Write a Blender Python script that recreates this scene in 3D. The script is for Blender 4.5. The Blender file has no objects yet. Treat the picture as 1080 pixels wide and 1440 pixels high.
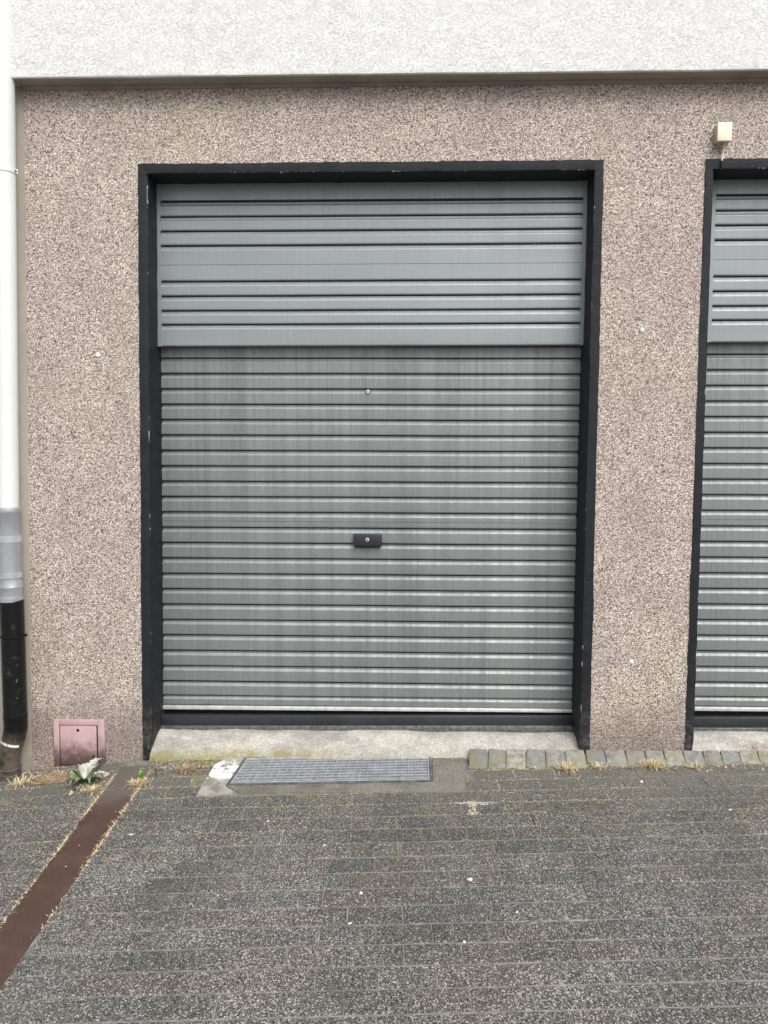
import bpy, bmesh, math, random
from mathutils import Vector, Matrix, noise as mnoise
rnd = random.Random(7)
S = bpy.context.scene
COL = S.collection

# ------------------------------------------------------------------ camera, sky, sun, exposure
F = 1082.0; PITCH = math.radians(3.7); YAW = math.radians(1.26); DIST = 4.0
ROT = Matrix.Rotation(YAW, 3, 'Z') @ Matrix.Rotation(math.pi/2 - PITCH, 3, 'X')
_d = ROT @ Vector((0, -(1052-720)/F, -1))
CAM = Vector((0, -DIST, -_d.z/_d.y*DIST))
cam_data = bpy.data.cameras.new('camera'); cam = bpy.data.objects.new('camera', cam_data); COL.objects.link(cam)
cam.matrix_world = Matrix.Translation(CAM) @ ROT.to_4x4()
cam_data.sensor_fit = 'VERTICAL'; cam_data.sensor_height = 36; cam_data.sensor_width = 27
cam_data.lens = F/1440*36; cam_data.clip_start = 0.05; cam_data.clip_end = 600
S.camera = cam

SUN_EL = math.radians(50); SUN_AZ = math.radians(26)      # azimuth measured from -Y (towards the street) to +X
world = bpy.data.worlds.new('World'); S.world = world; world.use_nodes = True
nt = world.node_tree; nt.nodes.clear()
sky = nt.nodes.new('ShaderNodeTexSky'); sky.sky_type = 'NISHITA'; sky.sun_disc = False
sky.sun_elevation = SUN_EL; sky.sun_rotation = math.pi - SUN_AZ; sky.dust_density = 4.0; sky.air_density = 1.2
hs = nt.nodes.new('ShaderNodeHueSaturation'); hs.inputs['Saturation'].default_value = 0.22
bg = nt.nodes.new('ShaderNodeBackground'); bg.inputs['Strength'].default_value = 0.12
wo = nt.nodes.new('ShaderNodeOutputWorld')
nt.links.new(sky.outputs[0], hs.inputs['Color']); nt.links.new(hs.outputs[0], bg.inputs[0]); nt.links.new(bg.outputs[0], wo.inputs[0])
sun_data = bpy.data.lights.new('sun', 'SUN'); sun_data.energy = 1.5; sun_data.angle = math.radians(40); sun_data.color = (1, .97, .93)
sun = bpy.data.objects.new('sun', sun_data); COL.objects.link(sun)
sdir = Vector((math.sin(SUN_AZ)*math.cos(SUN_EL), -math.cos(SUN_AZ)*math.cos(SUN_EL), math.sin(SUN_EL)))
sun.rotation_euler = sdir.to_track_quat('Z', 'Y').to_euler(); sun.location = (3, -6, 8)
S.view_settings.view_transform = 'Standard'; S.view_settings.look = 'None'
S.view_settings.exposure = 0.64; S.view_settings.gamma = 1.0

# ------------------------------------------------------------------ helpers
def ray(px, py): return (ROT @ Vector(((px-540)/F, -(py-720)/F, -1)))
def W(px, py, y=0.0):                       # pixel -> point on the upright plane at depth y
    d = ray(px, py); t = (y-CAM.y)/d.y; return CAM + d*t
def sp(v, k=.12): return k*math.log1p(math.exp(max(-40, min(40, v/k))))
def gz(x, y):                               # height of the paving
    yy = max(y, -7.0)
    return -.05 + .10*yy + .01*max(-4, min(4, x)) - .07*sp(-(x+1.25)) * (1 if x > -4 else 0.0) - (.07*2.75 if x <= -4 else 0)
def G(px, py, h=0.0):                       # pixel -> point on the paving
    d = ray(px, py); t = 3.0
    for _ in range(60):
        p = CAM + d*t; e = p.z - gz(p.x, p.y) - h; t += e/max(.05, -(d.z - .1*d.y))*0.9
    return CAM + d*t
def proj(p):
    q = ROT.transposed() @ (Vector(p)-CAM)
    if q.z > -.05: return (-1e5, -1e5)
    return (540 + q.x/-q.z*F, 720 - q.y/-q.z*F)
def tag(o, label=None, cat=None, group=None, kind=None):
    if label: o['label'] = label
    if cat: o['category'] = cat
    if group: o['group'] = group
    if kind: o['kind'] = kind
    return o
WP = {}
def wpos(o):
    p = Vector((0, 0, 0))
    while o is not None: p += o.location; o = o.parent
    return p
def empty(name, loc):
    o = bpy.data.objects.new(name, None); o.empty_display_size = .1; o.location = loc; COL.objects.link(o); return o
def mesh_of(name, verts, faces, m, smooth=None, mats=None, fm=None):
    me = bpy.data.meshes.new(name); me.from_pydata([tuple(v) for v in verts], [], faces)
    for mm in (mats or [m]): me.materials.append(mm)
    if fm:
        for p, i in zip(me.polygons, fm): p.material_index = i
    if smooth is not None:
        for p in me.polygons: p.use_smooth = True
        if smooth < 179: me.set_sharp_from_angle(angle=math.radians(smooth))
    me.update(); return me
def obj(name, verts, faces, m, parent=None, smooth=None, **k):     # verts in world space
    if parent is not None:
        b = wpos(parent); verts = [Vector(v)-b for v in verts]
    me = mesh_of(name, verts, faces, m, smooth, **k)
    o = bpy.data.objects.new(name, me); COL.objects.link(o); o.parent = parent; return o
def link(name, me, parent=None, loc=(0, 0, 0)):
    o = bpy.data.objects.new(name, me); COL.objects.link(o); o.parent = parent
    o.location = Vector(loc) - (wpos(parent) if parent else Vector((0, 0, 0))); return o
class MB:
    def __init__(s): s.v = []; s.f = []
    def add(s, vs, fs):
        n = len(s.v); s.v += [Vector(v) for v in vs]; s.f += [tuple(i+n for i in f) for f in fs]
    def box(s, x0, x1, y0, y1, z0, z1):
        s.add([(x, y, z) for z in (z0, z1) for y in (y0, y1) for x in (x0, x1)],
              [(0, 2, 3, 1), (4, 5, 7, 6), (0, 1, 5, 4), (2, 6, 7, 3), (0, 4, 6, 2), (1, 3, 7, 5)])
    def hexa(s, b, t):                       # bottom quad, top quad (ccw from above)
        s.add(list(b)+list(t), [(3, 2, 1, 0), (4, 5, 6, 7)]+[(i, (i+1) % 4, 4+(i+1) % 4, 4+i) for i in range(4)])
    def lathe(s, c, prof, n=32):             # prof: (radius, z) bottom to top about vertical axis, c=(x,y)
        vs = []; fs = []
        for r, z in prof:
            for i in range(n):
                a = 2*math.pi*i/n; vs.append((c[0]+r*math.cos(a), c[1]+r*math.sin(a), z))
        for k in range(len(prof)-1):
            for i in range(n): fs.append((k*n+i, k*n+(i+1) % n, (k+1)*n+(i+1) % n, (k+1)*n+i))
        fs.append(tuple(range(n))[::-1]); fs.append(tuple((len(prof)-1)*n+i for i in range(n)))
        s.add(vs, fs)
    def tube(s, pts, rs, n=10):
        pts = [Vector(p) for p in pts]; vs = []; fs = []
        up = Vector((0.13, .9, .4)).normalized()
        for k, p in enumerate(pts):
            t = (pts[min(k+1, len(pts)-1)]-pts[max(k-1, 0)]).normalized()
            a = t.cross(up).normalized(); b = t.cross(a).normalized(); r = rs[k] if hasattr(rs, '__len__') else rs
            for i in range(n):
                q = 2*math.pi*i/n; vs.append(p+a*(r*math.cos(q))+b*(r*math.sin(q)))
        for k in range(len(pts)-1):
            for i in range(n): fs.append((k*n+i, k*n+(i+1) % n, (k+1)*n+(i+1) % n, (k+1)*n+i))
        fs.append(tuple(range(n))[::-1]); fs.append(tuple((len(pts)-1)*n+i for i in range(n)))
        s.add(vs, fs)
    def build(s, name, m, parent=None, smooth=None): return obj(name, s.v, s.f, m, parent, smooth)
def bevel(o, w, seg=2):
    bm = bmesh.new(); bm.from_mesh(o.data)
    bmesh.ops.recalc_face_normals(bm, faces=bm.faces)
    bmesh.ops.bevel(bm, geom=list(bm.edges), offset=w, segments=seg, affect='EDGES', profile=.5)
    bm.to_mesh(o.data); bm.free()
    for p in o.data.polygons: p.use_smooth = True
    o.data.set_sharp_from_angle(angle=math.radians(50)); return o

# ------------------------------------------------------------------ materials
def _z(px, py, y): return W(px, py, y).z
Z_LIP = _z(540, 104, -.10)
X_CREASE = (W(288.5, 700, .2).x, W(250, 700, .2).x, W(612, 700, .2).x, W(690, 700, .2).x)
class NT:
    def __init__(s, name):
        s.m = bpy.data.materials.new(name); s.m.use_nodes = True; s.t = s.m.node_tree; s.t.nodes.clear()
        s.out = s.n('ShaderNodeOutputMaterial'); s.b = s.n('ShaderNodeBsdfPrincipled'); s.l(s.b.outputs[0], s.out.inputs[0])
        g = s.n('ShaderNodeNewGeometry'); s.pos = g.outputs['Position']; s.geo = g
    def n(s, t, **k):
        q = s.t.nodes.new(t)
        for a, v in k.items(): setattr(q, a, v)
        return q
    def l(s, a, b): s.t.links.new(a, b)
    def put(s, i, v):
        if hasattr(v, 'is_linked') or isinstance(v, bpy.types.NodeSocket): s.l(v, i)
        elif isinstance(v, (tuple, list)) and len(v) == 3 and i.type == 'RGBA': i.default_value = (*v, 1)
        else: i.default_value = v
    def map(s, scale, src=None, loc=(0, 0, 0)):
        q = s.n('ShaderNodeMapping'); s.l(src or s.pos, q.inputs[0]); q.inputs['Scale'].default_value = scale; q.inputs['Location'].default_value = loc; return q.outputs[0]
    def noise(s, scale, detail=2, rough=.5, vec=None, dist=0):
        q = s.n('ShaderNodeTexNoise'); s.l(vec or s.pos, q.inputs['Vector']); q.inputs['Scale'].default_value = scale
        q.inputs['Detail'].default_value = detail; q.inputs['Roughness'].default_value = rough; q.inputs['Distortion'].default_value = dist; return q.outputs['Fac']
    def vor(s, scale, vec=None, feature='F1'):
        q = s.n('ShaderNodeTexVoronoi', feature=feature); s.l(vec or s.pos, q.inputs['Vector']); q.inputs['Scale'].default_value = scale; return q
    def math(s, op, a, b=0.0, c=None, clamp=False):
        q = s.n('ShaderNodeMath', operation=op, use_clamp=clamp); s.put(q.inputs[0], a); s.put(q.inputs[1], b)
        if c is not None: s.put(q.inputs[2], c)
        return q.outputs[0]
    def ss(s, v, a, b, lo=0.0, hi=1.0):
        q = s.n('ShaderNodeMapRange', interpolation_type='SMOOTHSTEP'); s.put(q.inputs['Value'], v)
        q.inputs['From Min'].default_value = a; q.inputs['From Max'].default_value = b; q.inputs['To Min'].default_value = lo; q.inputs['To Max'].default_value = hi; return q.outputs[0]
    def ramp(s, v, stops, interp='LINEAR'):
        q = s.n('ShaderNodeValToRGB'); s.l(v, q.inputs[0]); e = q.color_ramp.elements; q.color_ramp.interpolation = interp
        while len(e) < len(stops): e.new(.5)
        for k, (p, c) in enumerate(stops): e[k].position = p; e[k].color = (*c, 1)
        return q.outputs[0]
    def mix(s, f, a, b, blend='MIX'):
        q = s.n('ShaderNodeMix', data_type='RGBA', blend_type=blend); s.put(q.inputs[0], f); s.put(q.inputs[6], a); s.put(q.inputs[7], b); return q.outputs[2]
    def sep(s, v=None):
        q = s.n('ShaderNodeSeparateXYZ'); s.l(v or s.pos, q.inputs[0]); return q.outputs
    def bump(s, h, strength=.5, dist=.004, prev=None):
        q = s.n('ShaderNodeBump'); s.put(q.inputs['Height'], h); q.inputs['Strength'].default_value = strength; q.inputs['Distance'].default_value = dist
        if prev is not None: s.l(prev, q.inputs['Normal'])
        return q.outputs[0]
    def fin(s, col, rough=.8, normal=None, metal=0.0, spec=.5):
        s.put(s.b.inputs['Base Color'], col); s.put(s.b.inputs['Roughness'], rough); s.put(s.b.inputs['Metallic'], metal); s.put(s.b.inputs['Specular IOR Level'], spec)
        if normal is not None: s.l(normal, s.b.inputs['Normal'])
        return s.m

def m_pebbledash():
    t = NT('pebbledash')
    v = t.vor(215); r = t.sep(v.outputs['Color'])[0]; r2 = t.sep(v.outputs['Color'])[1]
    c = t.ramp(r, [(0, (.085, .07, .065)), (.15, (.16, .132, .122)), (.28, (.37, .31, .285)), (.62, (.51, .435, .40)), (.82, (.72, .64, .59)), (1, (.9, .84, .79))])
    big = t.noise(1.3, 3, .6); med = t.noise(4.5, 4, .6)
    tint = t.ramp(big, [(.3, (1.03, .97, .97)), (.5, (1.06, 1.04, 1.01)), (.68, (1.08, 1.06, .96))])
    c = t.mix(1.0, c, tint, 'MULTIPLY')
    c = t.mix(t.ss(med, .35, .7, 0, .25), c, (.27, .22, .195))
    z = t.sep()[2]
    # sooty stain with some painted-in overhang shade just under the soffit and splash dirt at the foot: stains with their own ragged outlines
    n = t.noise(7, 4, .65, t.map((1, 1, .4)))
    soot_shade = t.math('MULTIPLY', t.ss(t.math('ADD', z, t.math('MULTIPLY', n, .22)), 3.40, 3.68), .4)
    c = t.mix(soot_shade, c, (.13, .09, .065))
    foot = t.math('MULTIPLY', t.ss(t.math('SUBTRACT', z, t.math('MULTIPLY', n, .3)), .16, -.1), .55)
    c = t.mix(foot, c, (.17, .125, .115))
    h = t.math('SUBTRACT', 1.0, t.math('MULTIPLY', v.outputs['Distance'], 1.2))
    h = t.math('ADD', h, t.math('MULTIPLY', r2, .5))
    nb = t.bump(h, .8, .005)
    return t.fin(c, .85, nb, spec=.3)
def m_stucco():
    t = NT('white_stucco')
    w = t.noise(16, 2, .5)
    q = t.n('ShaderNodeVectorMath', operation='MULTIPLY_ADD'); qq = t.n('ShaderNodeTexNoise'); t.l(t.pos, qq.inputs['Vector']); qq.inputs['Scale'].default_value = 14
    t.l(qq.outputs['Color'], q.inputs[0]); q.inputs[1].default_value = (.06, .06, .06); t.l(t.pos, q.inputs[2])
    n1 = t.noise(52, 2, .5, t.map((1, 1, 2.2), q.outputs[0]))
    line = t.ss(t.math('ABSOLUTE', t.math('SUBTRACT', n1, .5)), 0, .035)
    n2 = t.noise(74, 2, .5, t.map((1.0, 1, 2.0), q.outputs[0], (3, 1, 5)))
    line2 = t.ss(t.math('ABSOLUTE', t.math('SUBTRACT', n2, .47)), 0, .03)
    msk = t.ss(t.noise(22, 2), .42, .58)
    line = t.math('MAXIMUM', line, msk); line2 = t.math('MAXIMUM', line2, t.math('SUBTRACT', 1.0, msk))
    h = t.math('ADD', t.math('MULTIPLY', line, line2), t.math('MULTIPLY', t.noise(70, 3), .35))
    nb = t.bump(t.math('ADD', h, t.math('MULTIPLY', t.noise(11, 3), 2.2)), .8, .0034)
    c = t.mix(t.ss(t.noise(1.7, 4, .6), .35, .75, 0, .35), (.81, .81, .81), (.765, .77, .745))
    x, y, z = t.sep()[0:3]
    run = t.math('MULTIPLY', t.ss(t.noise(1, 4, .65, t.map((7, 7, .35))), .5, .72), .28); c = t.mix(run, c, (.60, .60, .57))
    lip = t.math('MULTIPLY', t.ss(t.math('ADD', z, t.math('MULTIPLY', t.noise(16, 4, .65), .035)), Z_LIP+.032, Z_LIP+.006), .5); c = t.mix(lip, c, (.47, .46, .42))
    return t.fin(c, .9, nb, spec=.2)
def m_taupe():
    t = NT('taupe_smooth_render')
    c = t.mix(t.ss(t.noise(5, 5, .65, t.map((1, 1, .25))), .35, .7), (.33, .30, .255), (.255, .232, .20))
    z = t.sep()[2]
    c = t.mix(t.math('MULTIPLY', t.ss(z, .35, -.1), t.ss(t.noise(14, 5, .7), .3, .6)), c, (.24, .21, .17))
    return t.fin(c, .85, t.bump(t.noise(160, 3), .35, .003), spec=.3)
def m_black_paint():
    t = NT('black_masonry_paint')
    a = t.n('ShaderNodeAttribute', attribute_name='wear')
    base = t.mix(t.ss(t.noise(9, 4, .6), .3, .75), (.007, .0085, .011), (.014, .0165, .021))
    z = t.sep()[2]
    chip = t.math('MULTIPLY', t.ss(t.noise(42, 4, .7, t.map((1, 1, .35))), .55, .62), t.ss(a.outputs['Fac'], .72, .97)); chip = t.math('MULTIPLY', chip, t.ss(t.noise(4.5, 3, .6), .50, .56))
    c = t.mix(chip, base, (.42, .40, .37))
    dust = t.math('MULTIPLY', t.ss(z, .35, -.05), t.ss(t.noise(30, 5, .7), .4, .7)); c = t.mix(t.math('MULTIPLY', dust, .5), c, (.16, .15, .125))
    return t.fin(c, .62, t.bump(t.math('ADD', t.noise(120, 4, .6), t.noise(25, 3)), .7, .004), spec=.3)
def m_slat(name, col, dark, streak, metal=.38, rough=.47):
    t = NT(name)
    st = t.noise(1, 5, .68, t.map((38, 6, .55)))
    st2 = t.noise(1, 3, .6, t.map((9, 3, .25), None, (4, 0, 2)))
    fine = t.noise(1, 4, .6, t.map((180, 30, 12)))
    f = t.math('MULTIPLY', t.ss(t.math('ADD', t.math('MULTIPLY', st, .45), t.math('MULTIPLY', st2, .55)), .36, .66), streak)
    c = t.mix(f, col, dark)
    c = t.mix(t.math('MULTIPLY', t.ss(fine, .45, .75), .18*streak+.05), c, (.50, .50, .48))
    hue = t.noise(2.2, 2); c = t.mix(t.ss(hue, .4, .65, 0, .25), c, (.24, .255, .265))
    scr = t.math('MULTIPLY', t.ss(t.noise(60, 3, .7), .735, .76), t.ss(t.noise(5, 2), .52, .6))
    c = t.mix(scr, c, (.62, .62, .60))
    if streak > .5:
        xx = t.sep()[0]
        for xc_, wd, k in ((X_CREASE[0], .0028, .55), (X_CREASE[1], .002, .3), (X_CREASE[2], .006, .22), (X_CREASE[3], .004, .25)):
            for off in (0.0, 2.915): c = t.mix(t.ss(t.math('ABSOLUTE', t.math('SUBTRACT', xx, xc_+off)), wd*1.6, wd*.3, 0, k), c, dark)
    r = t.ss(st, .3, .7, rough-.06, rough+.12)
    return t.fin(c, r, t.bump(t.noise(1, 3, .5, t.map((4, 4, 4))), .04, .01), metal=metal)
def m_plain(name, col, rough=.5, metal=0.0, col2=None, nscale=12, bump=.1, bscale=90, spec=.5):
    t = NT(name); c2 = col2 or tuple(x*.8 for x in col)
    c = t.mix(t.ss(t.noise(nscale, 4, .65), .35, .68), col, c2)
    return t.fin(c, rough, t.bump(t.noise(bscale, 3), bump, .002), metal=metal, spec=spec)
def paver_common(t, base, base2, tintamt=.5):
    oi = t.n('ShaderNodeObjectInfo'); rv = oi.outputs['Random']
    cell = t.vor(225); cr = t.sep(cell.outputs['Color'])[0]
    cell2 = t.vor(300); cr2 = t.sep(cell2.outputs['Color'])[1]
    c = t.mix(t.noise(55, 4, .7), base, base2)
    c = t.mix(t.math('GREATER_THAN', cr2, .62), c, (.155, .15, .14))
    c = t.mix(t.math('LESS_THAN', cr2, .2), c, (.028, .027, .026))
    wear = t.ss(t.noise(2.3, 4, .6), .36, .66)
    y = t.sep()[1]
    wear = t.math('ADD', t.math('MULTIPLY', wear, .75), t.ss(y, -1.0, -2.2, 0, .35), clamp=True)
    th = t.math('SUBTRACT', .945, t.math('MULTIPLY', wear, .19))
    spk = t.math('GREATER_THAN', cr, th)
    c = t.mix(t.math('MULTIPLY', spk, .62), c, t.ramp(cr2, [(0, (.30, .29, .27)), (1, (.62, .61, .58))]))
    tint = t.ramp(rv, [(0, (.82, .835, .82)), (.25, (1.06, 1.0, .975)), (.5, (.90, .92, .955)), (.75, (1.09, 1.01, .975)), (1, (1.08, 1.10, 1.06))])
    c = t.mix(1.0, c, tint, 'MULTIPLY')
    return c, cell, cr, wear
def m_paver():
    t = NT('exposed_aggregate_paver')
    c, cell, cr, wear = paver_common(t, (.048, .048, .044), (.080, .080, .073))
    x, y, z = t.sep()[0:3]
    # greenish grime film near the wall, ragged
    n = t.noise(6, 5, .65)
    g = t.math('MULTIPLY', t.ss(t.math('ADD', y, t.math('MULTIPLY', t.math('SUBTRACT', n, .5), .7)), -.55, -.12), .5)
    c = t.mix(g, c, (.14, .135, .112))
    st = t.math('MULTIPLY', t.ss(t.noise(1.1, 5, .6), .5, .7), .35); c = t.mix(st, c, (.13, .122, .11))
    h = t.math('ADD', t.math('MULTIPLY', cell.outputs['Distance'], -.7), t.noise(200, 3))
    return t.fin(c, .88, t.bump(h, .55, .003), spec=.3)
def m_sett():
    t = NT('granite_sett')
    oi = t.n('ShaderNodeObjectInfo'); rv = oi.outputs['Random']
    c = t.ramp(rv, [(0, (.16, .165, .16)), (.35, (.26, .26, .25)), (.7, (.22, .215, .19)), (1, (.36, .36, .345))])
    c = t.mix(t.ss(t.noise(34, 5, .7), .4, .7), c, (.14, .135, .115))
    c = t.mix(t.math('MULTIPLY', t.ss(t.noise(11, 4, .6), .48, .68), .6), c, (.20, .19, .085))
    return t.fin(c, .85, t.bump(t.noise(60, 4), .6, .005), spec=.3)
def m_joint():
    t = NT('joint_sand')
    c = t.ramp(t.noise(18, 5, .7), [(.3, (.09, .089, .08)), (.5, (.18, .177, .162)), (.7, (.32, .31, .28))])
    y = t.sep()[1]
    g = t.math('MULTIPLY', t.ss(y, -1.3, -.3), t.ss(t.noise(9, 4, .7), .42, .62))
    c = t.mix(g, c, (.20, .18, .07))
    return t.fin(c, .95, t.bump(t.noise(150, 4), .8, .004), spec=.2)
def m_concrete(name, a, b, moss=True, y0=-.045, y1=.035, x1=-.45):
    t = NT(name)
    n = t.noise(8, 6, .7); c = t.ramp(n, [(.25, b), (.5, a), (.75, tuple(min(.8, q*1.18) for q in a))])
    c = t.mix(t.math('MULTIPLY', t.ss(t.noise(75, 4, .75), .56, .68), .5), c, tuple(q*.4 for q in b))
    vc = t.sep(t.vor(210).outputs['Color'])[0]; c = t.mix(.55, c, t.mix(1.0, c, t.ramp(vc, [(0, (.55, .55, .55)), (.8, (1.0, 1.0, 1.0)), (1, (1.7, 1.7, 1.65))]), 'MULTIPLY'))
    c = t.mix(t.math('MULTIPLY', t.ss(t.noise(3.2, 5, .7, t.map((.6, 1.6, 1))), .46, .66), .55), c, tuple(q*.72 for q in b))
    crk = t.ss(t.math('ABSOLUTE', t.math('SUBTRACT', t.noise(4.5, 4, .6, t.map((.7, 2.2, 1.5), None, (2, 7, 1))), .5)), .0035, 0); crk = t.math('MULTIPLY', crk, t.ss(t.noise(2.5, 2), .54, .62))
    c = t.mix(t.math('MULTIPLY', crk, .8), c, (.03, .028, .025))
    if moss:
        x, y, z = t.sep()[0:3]
        nn = t.noise(11, 5, .65)
        k = t.math('ADD', y, t.math('MULTIPLY', t.math('SUBTRACT', nn, .5), .14))
        f = t.math('MULTIPLY', t.ss(k, y1, y0), t.math('ADD', t.ss(x, x1+.25, x1-.1, 0, .65), .28)); c = t.mix(f, c, (.21, .19, .045))
    return t.fin(c, .9, t.bump(t.math('ADD', t.noise(20, 5, .65), t.math('MULTIPLY', t.noise(140, 3), .5)), .6, .008), spec=.25)
def m_whitecoat():
    t = NT('concrete_with_lime')
    c = t.mix(t.ss(t.noise(15, 5, .65), .45, .6), (.34, .325, .29), (.20, .19, .165))
    x, y, z = t.sep()[0:3]
    patch = t.math('MULTIPLY', t.ss(t.noise(13, 4, .6), .44, .50), t.ss(y, -.26, -.2))
    c = t.mix(patch, c, (.78, .78, .77))
    return t.fin(c, .9, t.bump(t.noise(50, 5, .7), .6, .006), spec=.25)
def m_rust():
    t = NT('rust_brown_steel')
    n = t.noise(6, 6, .7); c = t.ramp(n, [(.3, (.045, .027, .021)), (.55, (.070, .040, .031)), (.75, (.10, .060, .047))])
    y = t.sep()[1]; n2 = t.noise(5, 4)
    f = t.ss(t.math('ADD', y, t.math('MULTIPLY', n2, .16)), -.42, -.24); c = t.mix(t.math('MULTIPLY', f, .8), c, (.125, .108, .098))
    c = t.mix(t.math('MULTIPLY', t.ss(t.noise(140, 3, .7), .62, .72), .5), c, (.22, .17, .13))
    return t.fin(c, .72, t.bump(t.noise(70, 4), .4, .002), spec=.35)
def m_hatch():
    t = NT('pink_primer_paint')
    c = t.mix(t.ss(t.noise(9, 5, .65), .35, .7), (.47, .325, .33), (.40, .265, .27))
    z = t.sep()[2]
    r = t.math('MULTIPLY', t.ss(t.math('ADD', z, t.math('MULTIPLY', t.noise(24, 5, .7), .22)), .17, .02), .85); c = t.mix(r, c, (.055, .025, .020))
    c = t.mix(t.ss(t.noise(60, 4, .7), .68, .72), c, (.09, .05, .045))
    return t.fin(c, .6, t.bump(t.noise(90, 3), .15, .003))
def m_blackpipe():
    t = NT('black_tarred_pipe')
    c = t.mix(t.ss(t.noise(28, 5, .7), .58, .68), (.006, .006, .007), (.03, .03, .03))
    z = t.sep()[2]
    c = t.mix(t.math('MULTIPLY', t.ss(z, .14, .02), t.ss(t.noise(12, 5, .7), .3, .6)), c, (.10, .085, .065))
    c = t.mix(t.math('MULTIPLY', t.math('GREATER_THAN', t.noise(60, 3, .7), .68), t.ss(t.noise(7, 2), .5, .6)), c, (.5, .5, .5))
    return t.fin(c, .28, t.bump(t.noise(40, 4), .4, .003), spec=.3)
def m_grass(name, a, b):
    t = NT(name); oi = t.n('ShaderNodeObjectInfo')
    c = t.mix(t.noise(60, 2), a, b); return t.fin(c, .8, spec=.25)

M = dict(peb=m_pebbledash(), stucco=m_stucco(), taupe=m_taupe(), black=m_black_paint(),
    slat=m_slat('weathered_grey_slat', (.225, .25, .248), (.145, .163, .163), .8),
    hslat=m_slat('grey_header_sheet', (.255, .28, .286), (.22, .24, .246), .3, .35, .42),
    alu=m_plain('bright_aluminium', (.66, .66, .65), .4, .3, (.5, .5, .49), 30),
    rail=m_plain('worn_grey_rail', (.18, .18, .18), .5, .5, (.09, .09, .09), 40, .3),
    dark=m_plain('dark_anthracite_paint', (.028, .031, .037), .45, 0, (.02, .022, .026), 8),
    rubber=m_plain('black_rubber', (.008, .008, .008), .8),
    void=m_plain('dark_interior', (.02, .02, .02), .9),
    lock=m_plain('black_lock_plastic', (.022, .024, .028), .42),
    chrome=m_plain('lock_cylinder_metal', (.78, .78, .76), .3, .6), hole=m_plain('keyhole_black', (.005, .005, .005), .8),
    rivet=m_plain('rivet_metal', (.62, .64, .65), .35, .5),
    conc=m_concrete('pale_worn_concrete', (.44, .42, .385), (.27, .255, .225)), collar=m_concrete('grey_concrete', (.20, .19, .165), (.105, .10, .085), False),
    lime=m_whitecoat(), paver=m_paver(), sett=m_sett(), joint=m_joint(), rust=m_rust(), hatch=m_hatch(),
    pvc=m_plain('white_painted_pipe', (.70, .715, .72), .38, 0, (.66, .68, .685), 3, .05), zinc=m_plain('grey_plastic_coupling', (.43, .45, .475), .3, .4, (.36, .38, .40), 8, .05),
    steel=m_plain('clamp_steel', (.62, .63, .65), .3, .5), bpipe=m_blackpipe(), white=m_plain('white_chip', (.75, .75, .74), .6),
    cream=m_plain('cream_plastic', (.80, .755, .57), .5, 0, (.72, .67, .50), 20, .05), cream_shaded=m_plain('shaded_cream_plastic', (.50, .45, .37), .55),  # second cream is a shaded copy, side shade put into its colour
    galv=m_plain('galvanised_grating', (.48, .50, .52), .45, .3, (.33, .345, .36), 25, .2), galvd=m_plain('dirty_grating_frame', (.26, .265, .27), .55, .6, (.12, .12, .12), 20, .3),
    sheet=m_plain('dusty_shaft_cover', (.17, .188, .21), .7, 0, (.10, .112, .128), 14, .4), shaft=m_plain('shaft_dirt', (.05, .048, .045), .9),
    straw=m_grass('dry_straw', (.68, .58, .37), (.50, .40, .24)), straw2=m_grass('reddish_dry_stem', (.34, .22, .14), (.50, .39, .24)), moss=m_grass('yellow_moss', (.25, .23, .12), (.44, .40, .26)),
    leafg=m_grass('dandelion_green', (.10, .16, .075), (.19, .24, .15)), leafp=m_grass('pale_dry_leaf', (.50, .52, .46), (.36, .38, .31)), leafd=m_grass('tan_dead_leaf', (.52, .42, .31), (.34, .25, .18)),
    sprout=m_grass('bright_sprout', (.10, .30, .03), (.16, .38, .05)), twig=m_grass('twig_brown', (.06, .045, .035), (.10, .075, .055)), sand=m_plain('pale_sand', (.46, .41, .32), .95, 0, (.36, .32, .25), 60), stone=m_plain('white_pebble', (.78, .76, .72), .7), earth=m_plain('street_asphalt', (.05, .05, .05), .9, 0, (.07, .068, .064), 3))

# ------------------------------------------------------------------ ground
xs = sorted(set([-150, -60, -25, -12, -8, -6, -4.02, -3.98] + [round(-3.5+i*.125, 4) for i in range(65)] + [6, 8, 12, 25, 60, 150]))
ys = sorted(set([-150, -60, -25, -12, -7.0] + [round(-6.5+i*.25, 4) for i in range(28)] + [2, 6, 25, 150]))
gv = [(x, y, gz(x, min(y, .6))-.0024) for y in ys for x in xs]
nx = len(xs); gf = [(j*nx+i, j*nx+i+1, (j+1)*nx+i+1, (j+1)*nx+i) for j in range(len(ys)-1) for i in range(nx-1)]
ground = obj('ground', gv, gf, M['joint'], None, 179); tag(ground, 'sanded bedding and joints beneath the grey block paving', kind='structure')

# ------------------------------------------------------------------ key lines of the facade
def line(p, q, y=0.0):                       # x as a function of z through two pixels on plane y
    a, b = W(*p, y), W(*q, y); return lambda z: a.x+(b.x-a.x)*(z-a.z)/(b.z-a.z)
Z_SOF = W(540, 121, 0).z                     # underside of the overhang at the wall
Z_FB = W(540, 104, -.10).z                   # bottom edge of white front
LOUT = line((194, 228), (201, 1063)); ROUT = line((849, 228), (829, 1045))
LIN = line((208, 242), (213.5, 1000)); RIN = line((836, 242), (816, 1000))
Z_OUT = W(520, 228).z; Z_IN = W(520, 242).z
L2 = line((992, 226), (963, 1050)); L2I = line((1003, 240), (976, 1020))
DX = 3.0
WL = line((33, 126), (45, 1083)); ZB = -.6; XR = 6.2
base = Vector((W(520, 1040).x, .18, 0))

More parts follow.
